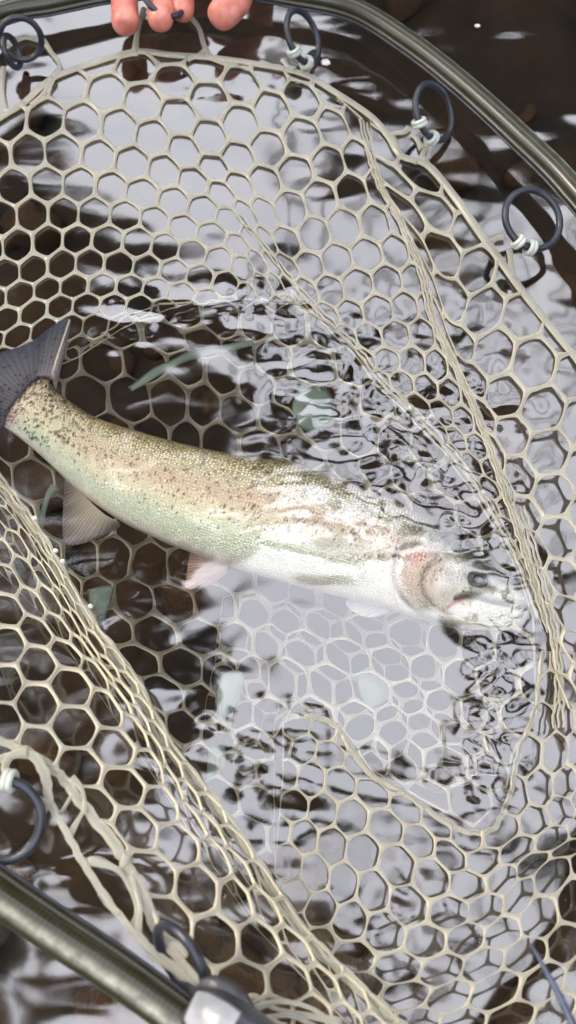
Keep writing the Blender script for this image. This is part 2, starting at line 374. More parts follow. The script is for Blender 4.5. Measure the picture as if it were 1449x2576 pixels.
def inside(poly, q):
    x, y = q[:, 0], q[:, 1]; n = len(poly); r = np.zeros(len(q), bool); j = n-1
    for i in range(n):
        xi, yi = poly[i]; xj, yj = poly[j]
        c = ((yi > y) != (yj > y)) & (x < (xj-xi)*(y-yi)/(yj-yi+1e-9)+xi); r ^= c; j = i
    return r
def snap(poly, q):
    best = np.full(len(q), 1e18); out = q.copy(); n = len(poly)
    for i in range(n):
        a = poly[i]; b = poly[(i+1) % n]; ab = b-a; t = np.clip(((q-a)@ab)/(ab@ab+1e-9), 0, 1); p = a+t[:, None]*ab
        d = ((q-p)**2).sum(1); m = d < best; best[m] = d[m]; out[m] = p[m]
    return out
NS = 24
def hexloop():
    c = [(.5, -1/3), (.5, 1/3), (0, 2/3), (-.5, 1/3), (-.5, -1/3), (0, -2/3)]; o = []
    for i in range(6):
        a = np.array(c[i]); b = np.array(c[(i+1) % 6])
        for t in range(4): o.append(a+(b-a)*t/4)
    o = np.array(o); m = o*[1, .866]; r = np.hypot(m[:, 0], m[:, 1])[:, None]
    return o, m/r
HEXO, DIRS = hexloop()
def panel(name, corr, zc, poly, swap=False, thick=.0013, width=1.0, jit=.028, rng_i=(-12, 26), rng_r=(-14, 14), seed=0, cells=None, mat='rubber'):
    """corr: [(pos, row, u, v)] lattice -> photo position; zc: [(u, v, z)]"""
    poly = np.array(poly, float)
    c = np.array(corr, float); f = tps(c[:, :2], c[:, 2:4]); zf = tps(np.array(zc)[:, :2], np.array(zc)[:, 2], 1e-2)
    r = np.random.default_rng(seed); V = []; E = []; Fc = []; key = {}; Q = []
    def jitter(q): # node wobble, the same for all cells that share the node
        k = np.round(q*24).astype(int); h = np.sin(k[:, 0]*12.9898+k[:, 1]*78.233+seed)*43758.5453; h2 = np.sin(k[:, 0]*39.3+k[:, 1]*11.1+seed)*24634.6
        return np.c_[h-np.floor(h)-.5, h2-np.floor(h2)-.5]*2
    centres = []
    for row in range(*rng_r):
        for p in range(*rng_i): centres.append((p+(row % 2)*.5, row))
    C0 = np.array(centres, float)
    if swap: C0 = C0[:, ::-1]
    Cpx = f(C0)
    for k, cc in enumerate(C0):
        if not (-400 < Cpx[k, 0] < 1850 and -200 < Cpx[k, 1] < 2900): continue
        hx = HEXO[:, ::-1] if swap else HEXO
        dr = DIRS[:, ::-1]/[.866, 1] if swap else DIRS/[1, .866]
        o = cc+hx
        ox = f(o); ins = inside(poly, ox)
        if ins.sum() < 7: continue
        wj = jit*jitter(np.repeat(cc[None], NS, 0)*3)[0]
        rr_ = 0.885+.02*math.sin(k*7.3); rc = 0.478+.013*math.sin(k*3.1)
        rc -= (width-1)*.055; rr_ -= (width-1)*.1
        hole = cc+wj+(.42*hx*rr_+.58*dr*rc)
        midl = cc+wj*.6+(hole-cc-wj)+(o-hole)*.42
        loops = [o, midl, hole]
        base = []
        for li, lp in enumerate(loops):
            px = f(lp); i2 = inside(poly, px)
            if not i2.all(): px = np.where(i2[:, None], px, snap(poly, px))
            off = [1., .86, 0.][li]
            base.append((lp, px, off))
        ids = []
        for li, (lp, px, off) in enumerate(base):
            for sgn in ((1, -1) if off else (0,)):
                row_ = []
                for q in range(NS):
                    if li == 0:
                        kk = (round(lp[q, 0]*48), round(lp[q, 1]*48), sgn)
                        if kk in key: row_.append(key[kk]); continue
                        key[kk] = len(V)
                    row_.append(len(V)); V.append((px[q, 0], px[q, 1], sgn*off)); E.append([0, .35, 1.][li])
                ids.append(row_)
        ot, ob, mt, mb, h = ids
        for q in range(NS):
            n = (q+1) % NS
            Fc += [(ot[q], ot[n], mt[n], mt[q]), (mt[q], mt[n], h[n], h[q]), (h[q], h[n], mb[n], mb[q]), (mb[q], mb[n], ob[n], ob[q])]
    V = np.array(V); px = V[:, :2]; zz = zf(px)[:, 0]
    P = at(px[:, 0], px[:, 1], zz); e = 3.
    Pu = at(px[:, 0]+e, px[:, 1], zf(px+[e, 0])[:, 0]); Pv = at(px[:, 0], px[:, 1]-e, zf(px-[0, e])[:, 0])
    n = np.cross(Pu-P, Pv-P); n /= np.linalg.norm(n, axis=1)[:, None]+1e-12; n[n[:, 2] < 0] *= -1
    P = P+n*(V[:, 2:3]*thick)
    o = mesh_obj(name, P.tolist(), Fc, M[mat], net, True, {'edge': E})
    bm = bmesh.new(); bm.from_mesh(o.data); bmesh.ops.dissolve_degenerate(bm, dist=1e-6, edges=bm.edges); bmesh.ops.recalc_face_normals(bm, faces=bm.faces); bm.to_mesh(o.data); bm.free()
    return f, zf

def rows(d, conv):
    return [(p, r, *conv(q)) for r, l in d.items() for p, q in l]
# --- back wall
A = {0: [(0, (145, 790)), (1, (280, 790)), (2, (420, 790)), (3, (560, 792)), (4, (690, 812)), (5, (815, 850)), (6, (945, 880)), (7, (1060, 920))],
     1: [(-.5, (80, 930)), (.5, (213, 905)), (1.5, (340, 897)), (2.5, (475, 902)), (3.5, (612, 915)), (4.5, (735, 930)), (5.5, (858, 960)), (6.5, (980, 990)), (7.5, (1085, 1030))],
     2: [(0, (150, 1035)), (1, (275, 1015)), (2, (400, 1005)), (3, (530, 1018)), (4, (655, 1030)), (5, (775, 1045)), (6, (890, 1070)), (7, (1005, 1100))],
     3: [(-.5, (90, 1145)), (.5, (210, 1120)), (1.5, (330, 1110)), (2.5, (457, 1105)), (3.5, (577, 1110)), (4.5, (695, 1117))],
     4: [(-1, (25, 1260)), (0, (150, 1222)), (1, (265, 1200))],
     -1: [(-.5, (60, 665)), (.5, (207, 655)), (1.5, (355, 650)), (2.5, (492, 665)), (3.5, (635, 695)), (4.5, (772, 730)), (5.5, (900, 765)), (6.5, (1025, 820))],
     -2: [(0, (120, 515)), (1, (285, 520)), (2, (440, 530)), (3, (585, 560)), (4, (730, 593)), (5, (865, 640)), (6, (990, 690))],
     -3: [(-.5, (45, 385)), (.5, (195, 355)), (1.5, (370, 375)), (2.5, (530, 410)), (3.5, (680, 445)), (4.5, (820, 505)), (5.5, (945, 580))],
     -4: [(1, (310, 220)), (2, (470, 232)), (3, (640, 282)), (4, (795, 350)), (5, (938, 450)), (6, (1065, 530))],
     -5: [(2.5, (605, 130)), (3.5, (770, 190)), (4.5, (930, 275)), (5.5, (1070, 388)), (6.5, (1195, 500))],
     -6: [(4, (920, 120)), (5, (1080, 205)), (6, (1215, 320)), (7, (1350, 445))], -7: [(5.5, (1200, 160)), (6.5, (1350, 270))]}
A2 = {-6: [(8, (255, 485)), (9, (375, 625)), (10, (480, 770)), (11, (585, 915)), (12, (665, 1040))],
      -7: [(7.5, (285, 310)), (8.5, (395, 455))],
      -5: [(7.5, (100, 530)), (8.5, (220, 655)), (9.5, (335, 800)), (10.5, (445, 925)), (11.5, (545, 1050)), (12.5, (630, 1180)), (13.5, (710, 1310)), (14.5, (780, 1460))],
      -4: [(8, (75, 710)), (9, (190, 832)), (10, (300, 950)), (11, (395, 1070)), (12, (490, 1200)), (13, (585, 1320)), (14, (665, 1440))],
      -3: [(8.5, (50, 870)), (9.5, (165, 980)), (10.5, (260, 1100)), (11.5, (365, 1215)), (12.5, (450, 1325)), (13.5, (540, 1440))]}
A3 = {-3: [(14.5, (190, 420)), (15.5, (320, 585)), (16.5, (450, 750))], -4: [(15, (370, 450)), (16, (480, 640)), (17, (590, 830))], -5: [(15.5, (540, 490)), (16.5, (640, 690)), (17.5, (730, 880))]}
corrA = rows(A, Z1)+rows(A2, Z2)+rows(A3, Z3)
RIM = [(-160, 390, .085), (0, 296, .085), (60, 258, .085), (130, 198, .085), (230, 160, .085), (340, 130, .085), (430, 138, .085), (530, 145, .085), (640, 160, .085), (760, 185, .085),
       (840, 230, .085), (930, 290, .085), (975, 340, .084), (1010, 392, .082), (1075, 415, .083), (1140, 490, .084), (1200, 575, .084), (1262, 660, .083), (1320, 740, .083), (1400, 840, .083), (1470, 930, .083), (1560, 1080, .083)]
F1 = [(760, 185, .085), (850, 245, .08), (912, 300, .078), (935, 400, .074), (960, 470, .07), (1010, 560, .066), (1060, 680, .06), (1085, 790, .054), (1120, 870, .048), (1165, 960, .042), (1205, 1050, .036), (1245, 1160, .028), (1285, 1275, .02), (1320, 1380, .013), (1350, 1480, .006), (1385, 1590, .002)]
F2 = [(540, 470, .05), (600, 545, .042), (680, 640, .033), (745, 720, .025), (830, 810, .017), (900, 880, .010), (960, 960, .004), (1040, 1035, .001), (1120, 1120, 0), (1200, 1220, 0), (1265, 1330, 0), (1310, 1420, 0), (1355, 1550, -.002)]
zA = [(u, v, z) for u, v, z in RIM[:11]]+[(u, v, z-.002) for u, v, z in F1]+[(u, v, z-.003) for u, v, z in F2]+[(-150, 950, -.01), (0, 890, .0), (100, 860, 0), (230, 800, .0), (430, 750, .0), (620, 735, .0), (720, 770, .0), (50, 600, .04), (250, 450, .055), (300, 650, .022), (700, 400, .062), (0, 960, -.02), (200, 930, -.03)]
polyA = [(p[0], p[1]) for p in RIM[:11]]+[(p[0], p[1]) for p in F1]+[(p[0]-4, p[1]+4) for p in F2[::-1][:-4]]+[(740, 760), (620, 752), (430, 775), (300, 830), (200, 900), (60, 960), (-160, 980)]
panel('net_panel', corrA, zA, polyA, seed=1)
# --- right wall between the long fold and the rim
C_ = {-1: [(-.5, (545, 540)), (.5, (622, 700)), (1.5, (690, 865)), (2.5, (755, 1060)), (3.5, (800, 1250)), (4.5, (860, 1440)), (5.5, (905, 1620)), (6.5, (950, 1800))],
      0: [(-1, (700, 545)), (0, (785, 715)), (1, (802, 930)), (2, (835, 1150)), (3, (872, 1345)), (4, (942, 1523)), (5, (995, 1695)), (6, (1050, 1870)), (7, (1100, 2040)), (8, (1140, 2190))],
      1: [(.5, (925, 800)), (1.5, (985, 985)), (2.5, (1005, 1200)), (3.5, (1055, 1400)), (4.5, (1096, 1611)), (5.5, (1129, 1791)), (6.5, (1169, 1992)), (7.5, (1205, 2165)), (8.5, (1240, 2330))],
      2: [(2, (1140, 1030)), (3, (1195, 1210)), (4, (1252, 1450)), (5, (1293, 1671)), (6, (1313, 1881)), (7, (1336, 2085)), (8, (1363, 2292)), (9, (1380, 2480))],
      3: [(3.5, (1390, 1300)), (4.5, (1443, 1500)), (5.5, (1475, 1720)), (6.5, (1495, 1940)), (7.5, (1510, 2150))]}
corrC = [(c, r, *Z2(q)) for c, l in C_.items() for r, q in l]
zC = [(u, v, z) for u, v, z in RIM[8:]]+[(u, v, z) for u, v, z in F1]+[(1300, 1000, .055), (1449, 1300, .05), (1420, 1600, .02), (1600, 1500, .07), (1400, 1800, .012)]
polyC = [(p[0], p[1]) for p in RIM[11:]]+[(1580, 1500), (1560, 1820), (1440, 1800), (1400, 1700)]+[(p[0]+2, p[1]) for p in F1[::-1][:-3]]
panel('net_panel', corrC, zC, polyC, swap=True, seed=2, rng_i=(-6, 14), rng_r=(-4, 8), thick=.0014, width=.9)
# --- lower right mound
E_ = {-3: [(7.5, (1300, 200)), (8.5, (1395, 190))], -2: [(-1, (205, 225)), (0, (330, 240)), (1, (440, 300)), (7, (1215, 350)), (8, (1372, 345))],
      -1: [(-.5, (240, 330)), (.5, (350, 345)), (1.5, (490, 410)), (7.5, (1290, 510)), (8.5, (1395, 480))],
      0: [(0, (270, 465)), (1, (400, 480)), (2, (545, 520)), (3, (690, 600)), (4, (830, 650)), (5, (960, 735)), (6, (1120, 700)), (7, (1270, 650)), (8, (1385, 600))],
      1: [(.5, (325, 610)), (1.5, (455, 632)), (2.5, (605, 670)), (3.5, (755, 737)), (4.5, (890, 800)), (5.5, (1040, 830)), (6.5, (1180, 770)), (7.5, (1350, 740))],
      2: [(0, (240, 715)), (1, (355, 755)), (2, (500, 787)), (3, (650, 842)), (4, (810, 900)), (5, (970, 940)), (6, (1130, 915)), (7, (1250, 840))],
      3: [(.5, (295, 880)), (1.5, (415, 925)), (2.5, (545, 950)), (3.5, (705, 1040)), (4.5, (880, 1055)), (5.5, (1060, 1035)), (6.5, (1190, 985)), (7.5, (1345, 870))],
      4: [(0, (190, 990)), (1, (315, 1045)), (2, (440, 1100)), (3, (600, 1150)), (4, (785, 1180)), (5, (960, 1180)), (6, (1125, 1150)), (7, (1285, 1090))],
      5: [(1.5, (300, 1190)), (2.5, (460, 1255)), (3.5, (650, 1310)), (4.5, (860, 1310)), (5.5, (1030, 1280)), (6.5, (1235, 1230))],
      6: [(3, (500, 1380)), (4, (690, 1425)), (5, (890, 1430)), (6, (1085, 1412)), (7, (1310, 1370))]}
RIDGE = [(712, 1815, -.012), (745, 1800, -.003), (800, 1805, 0), (850, 1830, .001), (880, 1880, .001), (935, 1950, .001), (1000, 1985, .001), (1060, 2025, .001), (1130, 2075, .001), (1190, 2095, .001), (1245, 2080, 0), (1285, 1995, 0), (1305, 1890, 0), (1345, 1790, 0), (1365, 1640, 0)]
zE = [(u, v, z+.001) for u, v, z in RIDGE]+[(q[0], q[1], q[2]*.35) for q in [(720, 1950, -.008), (710, 2080, -.005), (690, 2200, .0), (900, 2150, .03), (1050, 2300, .045), (1300, 2300, .05), (1449, 2000, .03), (1449, 2576, .07), (1100, 2600, .065), (800, 2400, .03), (1440, 1750, .015), (950, 2500, .05), (1600, 2700, .08)]]
polyE = [(u, v) for u, v, z in RIDGE]+[(1440, 1640), (1600, 1700), (1620, 2700), (1050, 2700), (990, 2560), (870, 2450), (770, 2330), (690, 2210), (700, 2080), (712, 1950)]
panel('net_panel', rows(E_, Z6), zE, polyE, seed=3, rng_i=(-6, 16), rng_r=(-5, 12), thick=.0013, width=.9)
# --- lower left wall
G_ = {-1: [(-.5, (30, 1285)), (.5, (25, 1500)), (-1.5, (50, 1060)), (-2.5, (45, 850)), (-3.5, (30, 680)), (-4.5, (0, 510)), (-5.5, (-40, 370))],
      0: [(0, (205, 1405)), (1, (226, 1650)), (-1, (215, 1165)), (-2, (215, 975)), (-3, (185, 820)), (-4, (150, 640)), (-5, (100, 470)), (-6, (40, 320))],
      1: [(-.5, (422, 1298)), (.5, (435, 1533)), (1.5, (458, 1772)), (2.5, (564, 1977)), (3.5, (585, 2170)), (-1.5, (390, 1110)), (-2.5, (335, 960)), (-3.5, (290, 800)), (-4.5, (240, 640)), (-5.5, (175, 470)), (-6.5, (100, 310))],
      2: [(0, (622, 1430)), (1, (663, 1654)), (2, (708, 1881)), (3, (780, 2130)), (4, (888, 2385)), (-1, (555, 1215)), (-2, (480, 1075)), (-3, (415, 930)), (-4, (360, 795)), (-5, (298, 650)), (-6, (232, 510)), (-7, (160, 370)), (-8, (60, 220))],
      3: [(.5, (790, 1560)), (1.5, (882, 1773)), (2.5, (942, 1983)), (3.5, (1032, 2205)), (4.5, (1140, 2481)), (5.5, (1248, 2769)), (6.5, (1392, 3033)), (-.5, (690, 1370)), (-2.5, (520, 1080)), (-4.5, (390, 780)), (-6.5, (255, 480))],
      4: [(1, (900, 1660)), (2, (990, 1860)), (3, (1112, 2080)), (4, (1265, 2290)), (5, (1370, 2541)), (6, (1512, 2781)), (7, (1690, 2990))],
      5: [(3.5, (1220, 2130)), (4.5, (1380, 2350)), (5.5, (1530, 2580)), (6.5, (1710, 2810))]}
corrG = [(c, r, *Z4(q)) for c, l in G_.items() for r, q in l]
F3 = [(-40, 1140, .02), (0, 1200, .02), (60, 1278, .022), (130, 1385, .024), (220, 1545, .026), (330, 1690, .028), (430, 1870, .03), (540, 2010, .032), (640, 2150, .034), (760, 2330, .038), (880, 2452, .044), (1000, 2565, .05), (1080, 2640, .052)]
IN1 = [(-120, 1760, .075), (0, 1862, .075), (80, 1895, .074), (150, 1950, .072), (200, 2015, .07), (290, 2125, .068), (330, 2200, .068), (390, 2330, .07), (430, 2420, .07), (520, 2480, .07), (640, 2560, .07), (700, 2650, .07)]
zG = F3+IN1+[(200, 1750, .055), (350, 2000, .058), (600, 2350, .06), (100, 1500, .04)]
polyG = [(u, v) for u, v, z in F3]+[(u, v) for u, v, z in IN1[::-1]]
panel('net_panel', corrG, zG, polyG, swap=True, seed=4, rng_i=(-12, 12), rng_r=(-5, 9), thick=.0014, width=1.05)
# --- strip of mesh between the inner fold and the rim, lower left
RL = [(-80, 1960, .078), (-10, 1915, .078), (70, 1895, .078), (112, 1945, .078), (126, 2020, .078), (165, 2090, .078), (215, 2180, .078), (290, 2290, .078), (360, 2370, .078), (430, 2430, .078), (520, 2490, .078), (620, 2545, .078), (720, 2590, .078)]
# --- folded back layer just behind the lower left wall
zH = [(u+20, v, z-.03) for u, v, z in F3]+[(100, 1900, -.02), (300, 2100, -.02), (0, 1500, -.02), (500, 2450, -.02)]
corrH = [(i, j, 1.0*(60+i*62+j*31), 1230+j*98+i*60) for i in range(-6, 12) for j in range(-4, 16, 2)]
polyH = [(u+6, v+6) for u, v, z in F3[:-1]]+[(900, 2600), (640, 2330), (470, 2080), (300, 1820), (120, 1560), (-40, 1400)]
panel('net_panel', corrH, zH, polyH, seed=5, rng_i=(-8, 20), rng_r=(-5, 20), thick=.0011, width=.8)
# --- submerged bag floor
def wob(i, j): return 14*math.sin(i*1.3+j*.7), 12*math.sin(i*.8-j*1.1)
corrD = [(i, j, 60+i*96+j*4+wob(i, j)[0]-.0*j, 560+j*82+i*14+wob(i, j)[1]) for i in range(-3, 16, 1) for j in range(0, 24, 2)]
zD = [(0, 950, -.04), (200, 900, -.05), (450, 770, -.02), (690, 750, -.015), (900, 930, -.02), (1100, 1110, -.02), (1250, 1320, -.015), (1350, 1550, -.01), (500, 950, -.1), (900, 1300, -.12), (400, 1500, -.12), (1000, 1600, -.09), (700, 1700, -.09),
      (100, 1300, -.06), (300, 1650, -.05), (500, 1950, -.04), (640, 2150, -.03), (1150, 1950, -.05), (1300, 1800, -.01), (800, 1800, -.05), (900, 1950, -.03), (1100, 2060, -.02), (-100, 1200, -.04)]
polyD = [(-150, 960), (60, 930), (220, 860), (400, 765), (690, 755)]+[(p[0]-14, p[1]+8) for p in F2[3:]]+[(1350, 1790), (1290, 1890), (1270, 2000), (1190, 2080), (1060, 2010), (935, 1935), (850, 1815), (735, 1785), (690, 1850), (690, 2000), (690, 2200)]+[(u-10, v) for u, v, z in F3[:-4][::-1]]
panel('net_panel', corrD, zD, polyD, seed=6, rng_i=(-6, 20), rng_r=(-4, 28), thick=.0012, width=.85, jit=.05)
# a second submerged layer where the bag folds under, deeper
corrI = [(i, j, 300+i*84-j*8+wob(j, i)[0], 1430+j*72+i*26+wob(j, i)[1]) for i in range(-2, 14) for j in range(0, 12, 2)]
zI = [(600, 1500, -.15), (1200, 1600, -.14), (700, 2000, -.15), (1100, 2000, -.12), (400, 1800, -.16)]
polyI = [(560, 1500), (700, 1460), (900, 1500), (1180, 1600), (1260, 1750), (1250, 1950), (1100, 2000), (900, 1900), (820, 1780), (700, 1790), (640, 2000), (520, 1800)]
panel('net_panel', corrI, zI, polyI, seed=8, rng_i=(-6, 20), rng_r=(-4, 16), thick=.0012, width=.85, jit=.05)

def line(pts, n=8): 
    c = catmull(pts, n); return at(c[:, 0], c[:, 1], c[:, 2])
# seams, folds and rim as rubber cords (flattened)
def cord(name, pts, rad, flat=.7, n=8, mat='rubber', wig=0, seed=0):
    P = line(pts, n)
    if wig:
        r = np.random.default_rng(seed); k = np.arange(len(P)); P = P+np.c_[np.sin(k*1.9+seed), np.cos(k*1.3+seed), np.sin(k*1.1)]*wig
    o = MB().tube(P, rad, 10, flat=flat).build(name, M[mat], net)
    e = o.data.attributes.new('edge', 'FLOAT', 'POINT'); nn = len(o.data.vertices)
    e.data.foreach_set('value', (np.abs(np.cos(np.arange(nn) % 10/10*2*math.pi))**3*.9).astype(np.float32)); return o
cord('rim_cord', RIM, [.0026, .003, .0026, .0034, .0026], .6)
cord('rim_cord', RL, [.0016, .0022, .0028, .0017, .0018, .0017, .0024, .0017, .0024], .45, wig=.0003)
cord('rim_cord', IN1, [.0018, .0022, .0030, .0019, .0014], .4, wig=.0005)
for s in range(3):
    cord('fold_seam', [(u+s*9-8, v+s*4, z-.001*s) for u, v, z in F1[2:]], [.0008, .0010, .0009, .0008], .8, wig=.0005, seed=s)
for s in range(2): cord('fold_seam', [(u+s*8-4, v-s*5, z-.001*s) for u, v, z in F2[1:]], [.0006, .0008, .0009, .0008], .8, wig=.0005, seed=s+5)
for s in range(3): cord('fold_seam', [(u-s*9+4, v+s*5, z-.002*s) for u, v, z in F3], [.0009, .0011, .0010, .0012], .8, wig=.0006, seed=s+9)
cord('fold_seam', RIDGE[:12], [.0016, .002, .0018, .0016], .7, wig=.0004)
cord('fold_seam', RIDGE[11:], [.0014, .0016, .0014], .7, wig=.0005)
# right lower bundle of gathered strands
for s in range(3):
    cord('fold_seam', [(1300+s*9, 1290-s*10, .02), (1335+s*10, 1400, .012), (1362+s*10, 1500, .008), (1385+s*11, 1600, .006), (1398+s*9, 1720, .01), (1390+s*14, 1830, .014)], [.0007, .0009, .0006], .8, wig=.0005, seed=s+20)
# lower left branches between rim and inner fold
BR = [[(125, 2020, .077), (150, 2045, .074), (175, 2010, .072), (190, 1990, .070)],
      [(172, 2105, .077), (192, 2070, .074), (212, 2030, .072), (205, 1985, .071), (180, 1955, .072)],
      [(215, 2170, .077), (250, 2160, .074), (300, 2185, .07), (318, 2150, .07)],
      [(222, 2165, .077), (290, 2185, .074), (325, 2230, .071), (345, 2290, .072), (335, 2330, .075)],
      [(345, 2350, .077), (352, 2290, .074), (340, 2235, .071), (330, 2200, .07)],
      [(330, 2190, .069), (365, 2240, .069), (385, 2290, .07), (405, 2345, .073)],
      [(255, 2245, .078), (268, 2275, .076), (300, 2300, .078)],
      [(620, 2545, .07), (700, 2520, .066), (790, 2540, .064), (850, 2600, .06)],
      [(640, 2570, .072), (730, 2555, .068), (820, 2600, .064)],
      [(600, 2530, .07), (640, 2505, .067), (700, 2540, .066), (860, 2570, .06)]]
for b in BR: cord('mesh_strand', b, [.0022, .0011, .0010, .0019], .5)
# upper links between rim and rings
UP = [[(130, 198, .085), (150, 165, .087), (128, 130, .09), (108, 100, .094)], [(130, 198, .085), (110, 235, .086), (80, 265, .086)],
      [(60, 258, .086), (20, 280, .087), (5, 230, .088), (8, 170, .09)], [(100, 100, .094), (60, 95, .094), (20, 115, .094)],
      [(340, 130, .085), (343, 95, .088), (350, 60, .091), (362, 22, .095)], [(345, 133, .085), (300, 143, .085)],
      [(528, 145, .085), (512, 110, .088), (500, 70, .091), (474, 38, .095)], [(470, 148, .085), (500, 138, .085), (520, 120, .087)], [(530, 143, .085), (560, 158, .085), (600, 165, .084)],
      [(765, 187, .085), (775, 175, .087), (785, 160, .09)], [(740, 180, .085), (722, 165, .087), (712, 150, .09)],
      [(975, 345, .083), (992, 335, .084), (1015, 333, .087), (1028, 322, .09)], [(1072, 410, .083), (1063, 392, .085), (1072, 372, .088), (1073, 352, .09)], [(985, 345, .083), (1010, 390, .082), (1050, 408, .082)], [(1062, 375, .088), (1050, 352, .09), (1038, 338, .09)],
      [(1230, 610, .084), (1250, 600, .086), (1268, 597, .089)], [(1290, 700, .083), (1285, 660, .085), (1282, 630, .088)], [(1232, 612, .084), (1250, 650, .082), (1285, 690, .082)],
      [(70, 1893, .078), (30, 1900, .078), (12, 1930, .079), (25, 1955, .08)], [(126, 2030, .078), (95, 2010, .079), (75, 1985, .08)],
      [(400, 2380, .074), (430, 2390, .076), (465, 2430, .078), (500, 2475, .078)], [(395, 2350, .074), (440, 2375, .078), (475, 2400, .078)]]
for b in UP: cord('link_strand', b, [.0032, .0021, .0020, .0026], .7)
# submerged seam bands and pads
cord('seam_band', [(330, 990, -.085), (385, 950, -.08), (430, 925, -.075), (480, 902, -.07), (560, 885, -.06), (640, 862, -.05)], [.003, .0048, .004, .0045, .003], .25, mat='pad')
cord('seam_band', [(95, 1350, -.06), (110, 1290, -.06), (125, 1245, -.06), (140, 1225, -.06)], [.003, .002, .004], .25, mat='pad')
def pad(pts, z):
    n = len(pts); c = np.mean(pts, 0); ou = catmull(pts+[pts[0]], 6)[:-1]; mb = MB(); m = len(ou)
    top = at(ou[:, 0], ou[:, 1], z); inn = at(*(c+(ou-c)*.85).T, z+.0011); cc = at(c[0], c[1], z+.0012)
    bot = top-[0, 0, .0015]
    v = list(bot)+list(top)+list(inn)+[cc]; f = []
    for i in range(m):
        j = (i+1) % m; f += [(i, j, m+j, m+i), (m+i, m+j, 2*m+j, 2*m+i), (2*m+i, 2*m+j, 3*m)]
    f.append(tuple(range(m))[::-1]); mb.add(v, f); mb.build('seam_pad', M['pad'], net)
pad([(222, 1485), (262, 1475), (288, 1480), (278, 1520), (250, 1575), (228, 1545)], -.07)
pad([(560, 1700), (590, 1690), (612, 1705), (600, 1760), (570, 1800), (545, 1790), (545, 1745)], -.07)
pad([(895, 1705), (930, 1680), (985, 1735), (970, 1765), (925, 1782), (905, 1745)], -.085)
pad([(745, 995), (800, 985), (832, 1020), (825, 1075), (770, 1085), (742, 1045)], -.07)
pad([(520, 1880), (565, 1870), (560, 1930), (520, 1960)], -.07)

# hoop: carbon tube with an inner lip, swept round
HP = [(-200, 120), (0, 30), (125, 4), (280, -27), (450, -40), (600, -36), (725, -18), (889, 18), (1030, 102), (1157, 200), (1300, 328), (1436, 462), (1560, 632), (1715, 1000), (1790, 1450), (1780, 2000), (1660, 2500), (1350, 2860), (900, 2920), (640, 2740), (500, 2610), (313, 2472), (156, 2368), (0, 2262), (-220, 2100), (-450, 1800), (-600, 1300), (-560, 700), (-400, 300)]
pts = catmull([(u, v) for u, v in HP]+[HP[0]], 12)[:-1]
def HZ(v): return .020+.072*np.clip(v/2200, 0, 1)**1.3     # the hoop tilts: far side on the water, near side lifted
def atr(u, v, z): return at(u, v, z/LIFT(v))
HPts = atr(pts[:, 0], pts[:, 1], HZ(pts[:, 1]))
an = np.linspace(0, 2*math.pi, 28, endpoint=False)
prof = np.c_[np.cos(an)*1.0, np.sin(an)*.82]
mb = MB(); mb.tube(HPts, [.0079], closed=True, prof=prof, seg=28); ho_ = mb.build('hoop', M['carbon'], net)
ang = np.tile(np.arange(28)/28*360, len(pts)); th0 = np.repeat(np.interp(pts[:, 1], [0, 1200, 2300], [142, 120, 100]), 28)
gla = ho_.data.attributes.new('wear', 'FLOAT', 'POINT'); gla.data.foreach_set('value', np.exp(-((ang-th0)/17)**2).astype(np.float32))  # painted glare band, its angle turning from far to near side
cen = HPts.mean(0)
inn = HPts+(cen-HPts)/np.linalg.norm(cen-HPts, axis=1)[:, None]*.0086-[0, 0, .0030]
lip = MB(); lip.tube(inn, [.0024], closed=True, seg=12); lip.build('inner_lip', M['carbon'], net)
inn2 = HPts+(cen-HPts)/np.linalg.norm(cen-HPts, axis=1)[:, None]*.0118-[0, 0, .0045]
lip = MB(); lip.tube(inn2, [.0010], closed=True, seg=8); lip.build('lacing_cord', M['ring'], net)

def ring(u, v, z, Rm, phi, k, tilt=1, knots=()):
    z = max(float(HZ(v))+z, .006); c = atr(u, v, z); a = atr(u+20*math.cos(phi), v-20*math.sin(phi), z)-c; a /= np.linalg.norm(a)
    b = atr(u-20*math.sin(phi), v-20*math.cos(phi), z)-c; b -= a*(a@b); b /= np.linalg.norm(b)
    w = np.cross(a, b); b2 = b*k+w*math.sqrt(max(0, 1-k*k))*tilt
    t = np.linspace(0, 2*math.pi, 48, endpoint=False)
    P = c+Rm*(np.cos(t)[:, None]*a+np.sin(t)[:, None]*b2)
    o = MB().tube(P, [.0026], 12, closed=True, up=tuple(np.cross(a, b2))).build('ring', M['ring'], net)
    for kn in knots:
        q = math.radians(kn); p = c+Rm*(math.cos(q)*a+math.sin(q)*b2); tg = -math.sin(q)*a+math.cos(q)*b2; tg /= np.linalg.norm(tg)
        s1 = np.cross(tg, (0, 0, 1.)); s1 /= np.linalg.norm(s1); s2 = np.cross(s1, tg)
        t2 = np.linspace(0, 2*math.pi, 20, endpoint=False)
        for off in (-.0012, .0014):
            Q = p+tg*off+.0043*(np.cos(t2)[:, None]*s1+np.sin(t2)[:, None]*s2)+tg*np.sin(t2)[:, None]*.001
            kk = MB().tube(Q, [.0019], 8, closed=True, up=tuple(tg)).build('knot', M['knot'], o)
    # short stitched collar where the ring closes
    q = math.radians(95); p = c+Rm*(math.cos(.2)*a+math.sin(.2)*b2)
    return o
ring(762, 93, -.003, .0205, R(68), .62, 1, (172, 218))
ring(1092, 282, -.003, .0215, R(62), .72, 1, (160, 205))
ring(1340, 551, -.003, .0225, R(40), .93, 1, (195, 222))
ring(412, 0, .014, .0165, R(84), .9, 1, ())
ring(52, 98, .004, .0165, R(10), .30, 1, ())
ring(30, 130, -.003, .012, R(80), .30, 1, ())
ring(2, 2065, -.003, .0200, R(20), .95, 1, (60, 95))
ring(455, 2412, -.003, .0172, R(-58), .50, 1, ())

